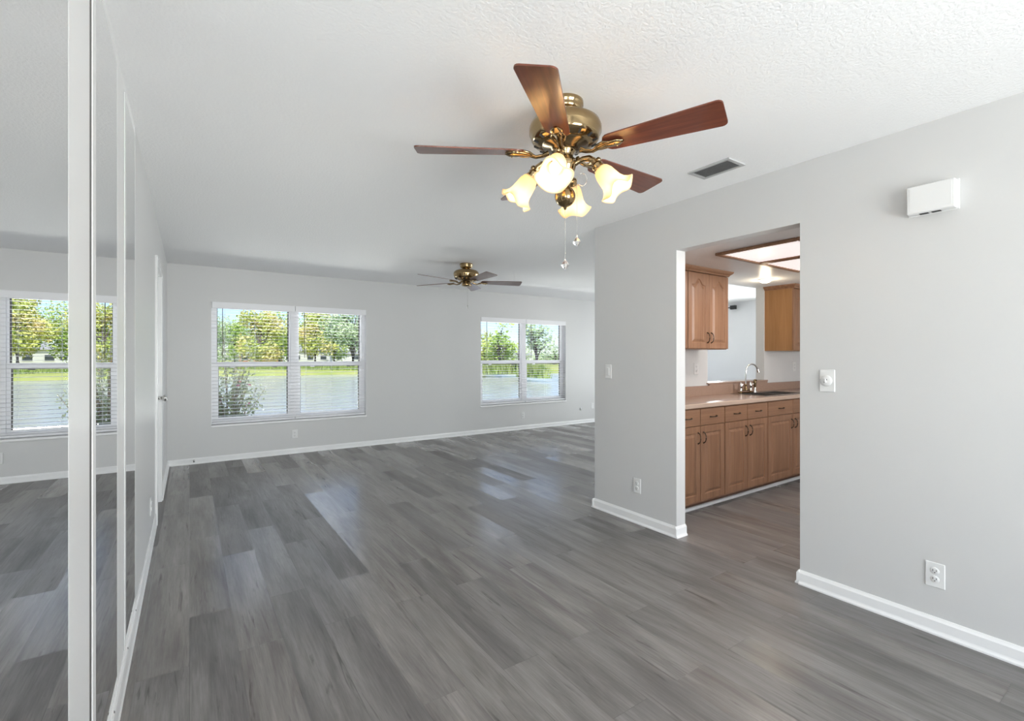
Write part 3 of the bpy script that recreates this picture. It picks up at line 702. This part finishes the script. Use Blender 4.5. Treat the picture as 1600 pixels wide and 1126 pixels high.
# wall cabinets
def wall_cabinet(x0, x1, doors, label, side_m=None, z0=1.385, z1=2.085, crown_l=0, crown_r=.05):
    t = thing('wall_cabinet', label, 'kitchen cabinet', ((x0+x1)/2, KY, z0), 0, 'oak wall cabinets'); o = (x0+x1)/2; dp = KY-2.64
    MB().box(x0-o, x1-o, -dp, 0, 0, z1-z0).build('carcass', side_m or M_oak, t)
    for a, b, side in doors:
        ww = b-a-.004; d = panel_door(ww, z1-z0-.012, arch=.055, mar=.052).build('door', M_oak, t); d.location = (a+.002-o, -dp, .006)
        handle(d, ww-.028 if side > 0 else .028, -.019, .10)
    prof = [(0, 0), (.004, .0), (.010, .012), (.026, .024), (.034, .034), (.036, HK-z1), (0, HK-z1)]
    v = []; n = len(prof)
    def ringp(cx, cy, sx, sy): return [(cx+sx*p, cy+sy*p, z1-z0+z) for p, z in prof]
    cl, cr = (1 if crown_l else 0), (1 if crown_r else 0)
    rings = []
    if cl: rings.append(ringp(x0-o, 0, -1, 0))
    rings.append(ringp(x0-o, -dp-.019, -cl, -1)); rings.append(ringp(x1-o, -dp-.019, cr, -1))
    if cr: rings.append(ringp(x1-o, 0, 1, 0))
    for r_ in rings: v += r_
    f = []
    for j in range(len(rings)-1):
        for i in range(n): f.append([j*n+i, j*n+(i+1) % n, (j+1)*n+(i+1) % n, (j+1)*n+i])
    f += [list(range(n))[::-1], list(range((len(rings)-1)*n, len(rings)*n))]
    m = MB().add(v, f); m.box(x0-o, x1-o, -dp-.019, -.001, z1-z0, HK-z0-.001)
    m.build('crown_moulding', M_oakh, t)
    return t
wall_cabinet(3.68, 4.308, [(3.68, 3.994, 1), (3.994, 4.308, -1)], 'oak wall cabinet with two arched doors left of the pass-through')
wall_cabinet(3.04, 3.676, [(3.04, 3.36, 1), (3.36, 3.676, -1)], 'oak wall cabinet hidden behind the doorway wall', crown_r=0)
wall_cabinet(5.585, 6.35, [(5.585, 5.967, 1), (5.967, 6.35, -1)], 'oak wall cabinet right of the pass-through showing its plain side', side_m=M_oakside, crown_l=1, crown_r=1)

# framed light panels in the kitchen ceiling
def light_panel(x0, x1, y0, y1, label):
    t = thing('ceiling_light_panel', label, 'ceiling light', ((x0+x1)/2, (y0+y1)/2, HK), 0, 'framed kitchen light panels'); a, b = (x1-x0)/2, (y1-y0)/2; w = .034
    MB().cbox(-a, a, -b, -b+w, -.022, 0, .005).cbox(-a, a, b-w, b, -.022, 0, .005).cbox(-a, -a+w, -b+w, b-w, -.022, 0, .005).cbox(a-w, a, -b+w, b-w, -.022, 0, .005).build('wood_frame', M_oakh, t)
    MB().box(-a+w, a-w, -b+w, b-w, -.010, -.002).build('diffuser', M_lite, t)
light_panel(3.42, 4.045, 1.56, 2.195, 'wood framed square light panel nearest the doorway')
light_panel(4.05, 4.745, 1.56, 2.195, 'wood framed light panel farther into the kitchen, partly hidden')
area('light_panel_tubes', (4.08, 1.88, HK-.03), (1.15, .5), (0, 0, -1), 14, (1, .93, .88))
t = thing('round_ceiling_light', 'small round lit ceiling light above the sink', 'ceiling light', (5.02, 2.64, HK))
MB().lathe([(.078, 0), (.080, -.004), (.072, -.009), (.052, -.010)], 40).build('trim_ring', M_trim, t)
MB().lathe([(.055, -.008), (.053, -.018), (.040, -.030), (.02, -.036), (1e-5, -.038)], 32).build('dome', M_dome, t)
ld = bpy.data.lights.new('round_light_lamp', 'POINT'); ld.energy = 3; ld.color = (1, .85, .62); ld.shadow_soft_size = .04
lo = bpy.data.objects.new('round_light_lamp', ld); COL.objects.link(lo); lo.location = (5.02, 2.64, HK-.085)

# ------------------------------------------------------------------ outdoors
def grid(x0, x1, y0, y1, nx, ny, zf):
    v = [(x0+(x1-x0)*i/nx, y0+(y1-y0)*j/ny, zf(x0+(x1-x0)*i/nx, y0+(y1-y0)*j/ny)) for j in range(ny+1) for i in range(nx+1)]
    return MB().add(v, [[j*(nx+1)+i, j*(nx+1)+i+1, (j+1)*(nx+1)+i+1, (j+1)*(nx+1)+i] for j in range(ny) for i in range(nx)], True)
WZ = -.95
def bank(x):                              # far shore of the pond
    return 66-.33*x + (9 if x > 47 else 0)*min(1, (x-47)/3 if x > 47 else 0)
nx = 60
v = []; f = []
for i in range(nx+1):
    x = -60+i*4.0; y = bank(x); v += [(x, y-1, WZ-.3), (x, y+.8, WZ+.45), (x, y+6, -.32), (x, 230, .25)]
for i in range(nx):
    for j in range(3): f.append([i*4+j, (i+1)*4+j, (i+1)*4+j+1, i*4+j+1])
tag(MB().add(v, f, True).build('lawn_far_shore', M_lawn), 'sunlit green lawn on the far side of the pond', 'lawn', kind='structure')
tag(MB().add([(-70, 11.0, WZ), (190, 11.0, WZ), (190, 90, WZ), (-70, 90, WZ)], [[0, 1, 2, 3]]).build('pond', M_pond), 'pale rippled pond behind the house', 'pond', kind='structure')
tag(grid(-30, 60, YF+.15, 12.0, 30, 4, lambda x, y: -.15-(y-7)*.18).build('lawn_near', M_lawn), 'grass strip between house and pond', 'lawn', kind='structure')
tag(MB().box(-3, 12, -8, YB-.13, -.14, -.02).build('patio', M_patio), 'pale concrete patio behind the house', 'patio', kind='structure')

def tree(px, dist, h, wd, m, label, trunk=.25, n=5600, leaf=.40, lo=.12, seed=0):
    """crown made of leaf clusters on a branching trunk"""
    rnd = random.Random(seed); a = (px-800)/F_PX
    x = dist*(math.sin(YAW)+a*math.cos(YAW)); y = dist*(math.cos(YAW)-a*math.sin(YAW))
    t = thing('tree', label, 'tree', (x, y, -.35), 0, 'trees across the pond')
    tb = MB(); tb.tube([(0, 0, 0), (.1, 0, h*.25), (-.1, .1, h*.5), (0, 0, h*.75)], [trunk*1.3, trunk, trunk*.7, trunk*.25], 8)
    cl = []
    for k in range(20):
        z = h*(lo+.10+(.82-lo)*rnd.random()); e = math.sin(PI*min(1, max(.05, (z/h-lo)/(1.02-lo))))**.6
        an = rnd.random()*2*PI; r = wd*.5*e*rnd.random()**.5*.8
        c = (math.cos(an)*r, math.sin(an)*r, z); cl.append((c, wd*(.16+.10*rnd.random())))
        tb.tube([(0, 0, h*(.15+.4*rnd.random())), (c[0]*.5, c[1]*.5, z*.85), c], [trunk*.35, trunk*.25, trunk*.08], 5, cap=False)
    tb.build('trunk', M_bark, t)
    lf = MB()
    for i in range(n):
        c, r = cl[i % len(cl)]
        u = Vector((rnd.gauss(0, 1), rnd.gauss(0, 1), rnd.gauss(0, .8))).normalized()*r*rnd.random()**.4
        p = Vector(c)+u; s = leaf*(.6+.8*rnd.random())
        d1 = Vector((rnd.gauss(0, 1), rnd.gauss(0, 1), rnd.gauss(0, 1))).normalized(); d2 = d1.orthogonal().normalized()
        lf.add([p-d1*s*.5, p+d2*s*.3, p+d1*s*.5, p-d2*s*.3], [[0, 1, 2, 3]])
    lf.build('foliage', m, t)
tree(318, 84, 8.5, 10, M_leaf[3], 'pale tree at the left edge of the left window', seed=1)
tree(366, 112, 9.5, 10, M_leaf[0], 'bright green tree in the left pane of the left window', seed=2)
tree(405, 72, 8.2, 7.5, M_leaf[1], 'yellow-green tree with orange leaves near middle of left pane', seed=3)
tree(436, 88, 10.4, 9, M_leaf[0], 'tall green tree beside the mullion of the left window', seed=4)
tree(492, 76, 10.5, 8, M_leaf[1], 'yellow-green tree at the left of the right-hand pane', seed=5)
tree(522, 96, 10.2, 10, M_leaf[0], 'broad green tree in the middle of the right-hand pane', seed=6)
tree(551, 68, 9.0, 8, M_leaf[3], 'pale spreading tree with a visible trunk, left window right edge', trunk=.35, lo=.35, seed=7)
tree(590, 88, 9.5, 11, M_leaf[2], 'olive tree just right of the left window', seed=8)
tree(780, 60, 6.3, 5.2, M_leaf[0], 'green tree in the left pane of the right window', n=1200, leaf=.45, seed=11)
tree(757, 72, 5.6, 5, M_leaf[1], 'yellowish tree at the left edge of the right window', n=1000, leaf=.45, seed=12)
tree(838, 50, 6.0, 4.0, M_leaf[3], 'tall thin tree in the right pane of the right window', trunk=.14, lo=.30, n=900, leaf=.4, seed=13)
tree(868, 104, 3.9, 8, M_leaf[2], 'low dark tree at the right edge of the right window', lo=.05, n=900, seed=14)
tree(812, 96, 3.4, 10, M_leaf[3], 'low distant tree behind the mullion of the right window', lo=.05, n=900, seed=15)
def at(px, dist): a = (px-800)/F_PX; return (dist*(math.sin(YAW)+a*math.cos(YAW)), dist*(math.cos(YAW)-a*math.sin(YAW)))
def bushes(px0, px1, dist, h, m, label, n, seed):
    rnd = random.Random(seed); lf = MB(); x0, y0 = at(px0, dist); x1, y1 = at(px1, dist)
    for i in range(n):
        u = rnd.random(); p = Vector((x0+(x1-x0)*u+rnd.gauss(0, .1), y0+(y1-y0)*u+rnd.gauss(0, .7), -.6)); s = h*(.6+.5*rnd.random()); w = .028
        d = Vector((rnd.gauss(0, .3), rnd.gauss(0, .3), 1)).normalized()*s
        q = Vector((rnd.gauss(0, 1), rnd.gauss(0, 1), 0)).normalized()*w*3
        lf.add([p-q, p+q, p+d], [[0, 1, 2]])
    tag(lf.build('tall_grass', m), label, 'grass', kind='stuff')
bushes(738, 812, 54, 1.5, M_reed, 'tall bright green grass on the pond bank, left pane of right window', 5000, 1)
bushes(826, 842, 44, 1.3, M_reed, 'tall green grass on the pond bank, right pane of right window', 1900, 2)
bushes(320, 575, 63, .8, M_reed, 'low green reeds along the pond edge behind the left window', 6000, 3)
def hedge(px0, px1, dist, h, m, label, seed):
    rnd = random.Random(seed); lf = MB(); x0, y0 = at(px0, dist); x1, y1 = at(px1, dist)
    for i in range(3500):
        u = rnd.random(); hh = h*(.7+.3*math.sin(u*37+seed)*math.sin(u*13)); p = Vector((x0+(x1-x0)*u, y0+(y1-y0)*u+rnd.gauss(0, 1.2), -.3+hh*rnd.random()**.7)); s = .7
        d1 = Vector((rnd.gauss(0, 1), rnd.gauss(0, 1), rnd.gauss(0, 1))).normalized(); d2 = d1.orthogonal().normalized()
        lf.add([p-d1*s*.5, p+d2*s*.35, p+d1*s*.5, p-d2*s*.35], [[0, 1, 2, 3]])
    tag(lf.build('hedge', m), label, 'hedge', 'hedges behind the far lawn')
hedge(270, 620, 160, 3.4, M_leaf[2], 'long olive hedge under the trees behind the left window', 1)
hedge(700, 920, 142, 3.0, M_leaf[3], 'long pale hedge on the horizon behind the right window', 2)

def house(px, dist, w, d, h, roof, wm, label, ang=0):
    x, y = at(px, dist); t = thing('house', label, 'house', (x, y, -.35), -YAW+ang+((px-800)/F_PX)*-.7, 'houses across the pond')
    MB().box(-w/2, w/2, 0, d, 0, h).build('wall', wm, t)
    MB().add([(-w/2-.5, -.5, h), (w/2+.5, -.5, h), (w/2+.5, d+.5, h), (-w/2-.5, d+.5, h), (-w/2+1.5, d/2, h+roof), (w/2-1.5, d/2, h+roof)], [[0, 1, 5, 4], [1, 2, 5], [2, 3, 4, 5], [3, 0, 4], [3, 2, 1, 0]]).build('roof', M_roof, t)
    for k in range(3):
        cx = -w/2+w*(k+.5)/3
        fr = MB().box(cx-.7, cx+.7, -.06, 0, .9, 2.1).build('window', M_stucco, t)
        MB().box(cx-.6, cx+.6, -.08, -.06, 1.0, 2.0).build('pane', M_pane, fr)
house(405, 101, 8, 7, 1.9, .6, M_terra, 'low terracotta house in left pane of the left window')
house(432, 130, 9, 8, 2.8, 1.2, M_stucco, 'white house right of the terracotta one')
house(485, 104, 8, 8, 2.9, 1.4, M_stucco, 'white house with windows at the left of the right-hand pane')
house(530, 118, 12, 8, 2.4, 1.1, M_stucco, 'white house half hidden by trees in the right-hand pane')
house(790, 120, 14, 8, 2.0, .7, M_stucco, 'distant white house behind the right window')

# shrub close outside the left window
sx, sy = .50, 8.6
t = thing('flowering_shrub', 'grey-green shrub with pink flowers outside the left window', 'shrub', (sx, sy, -.45))
rnd = random.Random(5); br = MB(); lf = MB(); fl = MB()
for k in range(60):
    an = rnd.random()*2*PI; ln = .25+.55*rnd.random(); top = .5+1.75*rnd.random()
    if rnd.random() < .5: an = R(180)+rnd.gauss(0, 1.0)
    e = Vector((math.cos(an)*ln*.85, math.sin(an)*ln*.6, top)); p0 = Vector((0, 0, 0)); p1 = Vector((e.x*.35, e.y*.35, top*.55)); p2 = e
    br.tube([p0, p1, p2], [.012, .008, .003], 6, cap=False)
    for i in range(85):
        u = .25+.75*rnd.random(); c = (p0.lerp(p1, u)).lerp(p1.lerp(p2, u), u)+Vector((rnd.gauss(0, .05), rnd.gauss(0, .05), rnd.gauss(0, .06)))
        s = .035+.05*rnd.random(); d1 = Vector((rnd.gauss(0, 1), rnd.gauss(0, 1), rnd.gauss(.3, .8))).normalized(); d2 = d1.orthogonal().normalized()
        (fl if rnd.random() < .025 else lf).add([c, c+d1*s*.5+d2*s*.25, c+d1*s, c+d1*s*.5-d2*s*.25], [[0, 1, 2, 3]])
br.build('stems', M_bark, t); lf.build('foliage', M_shrub, t); fl.build('flowers', M_flower, t)
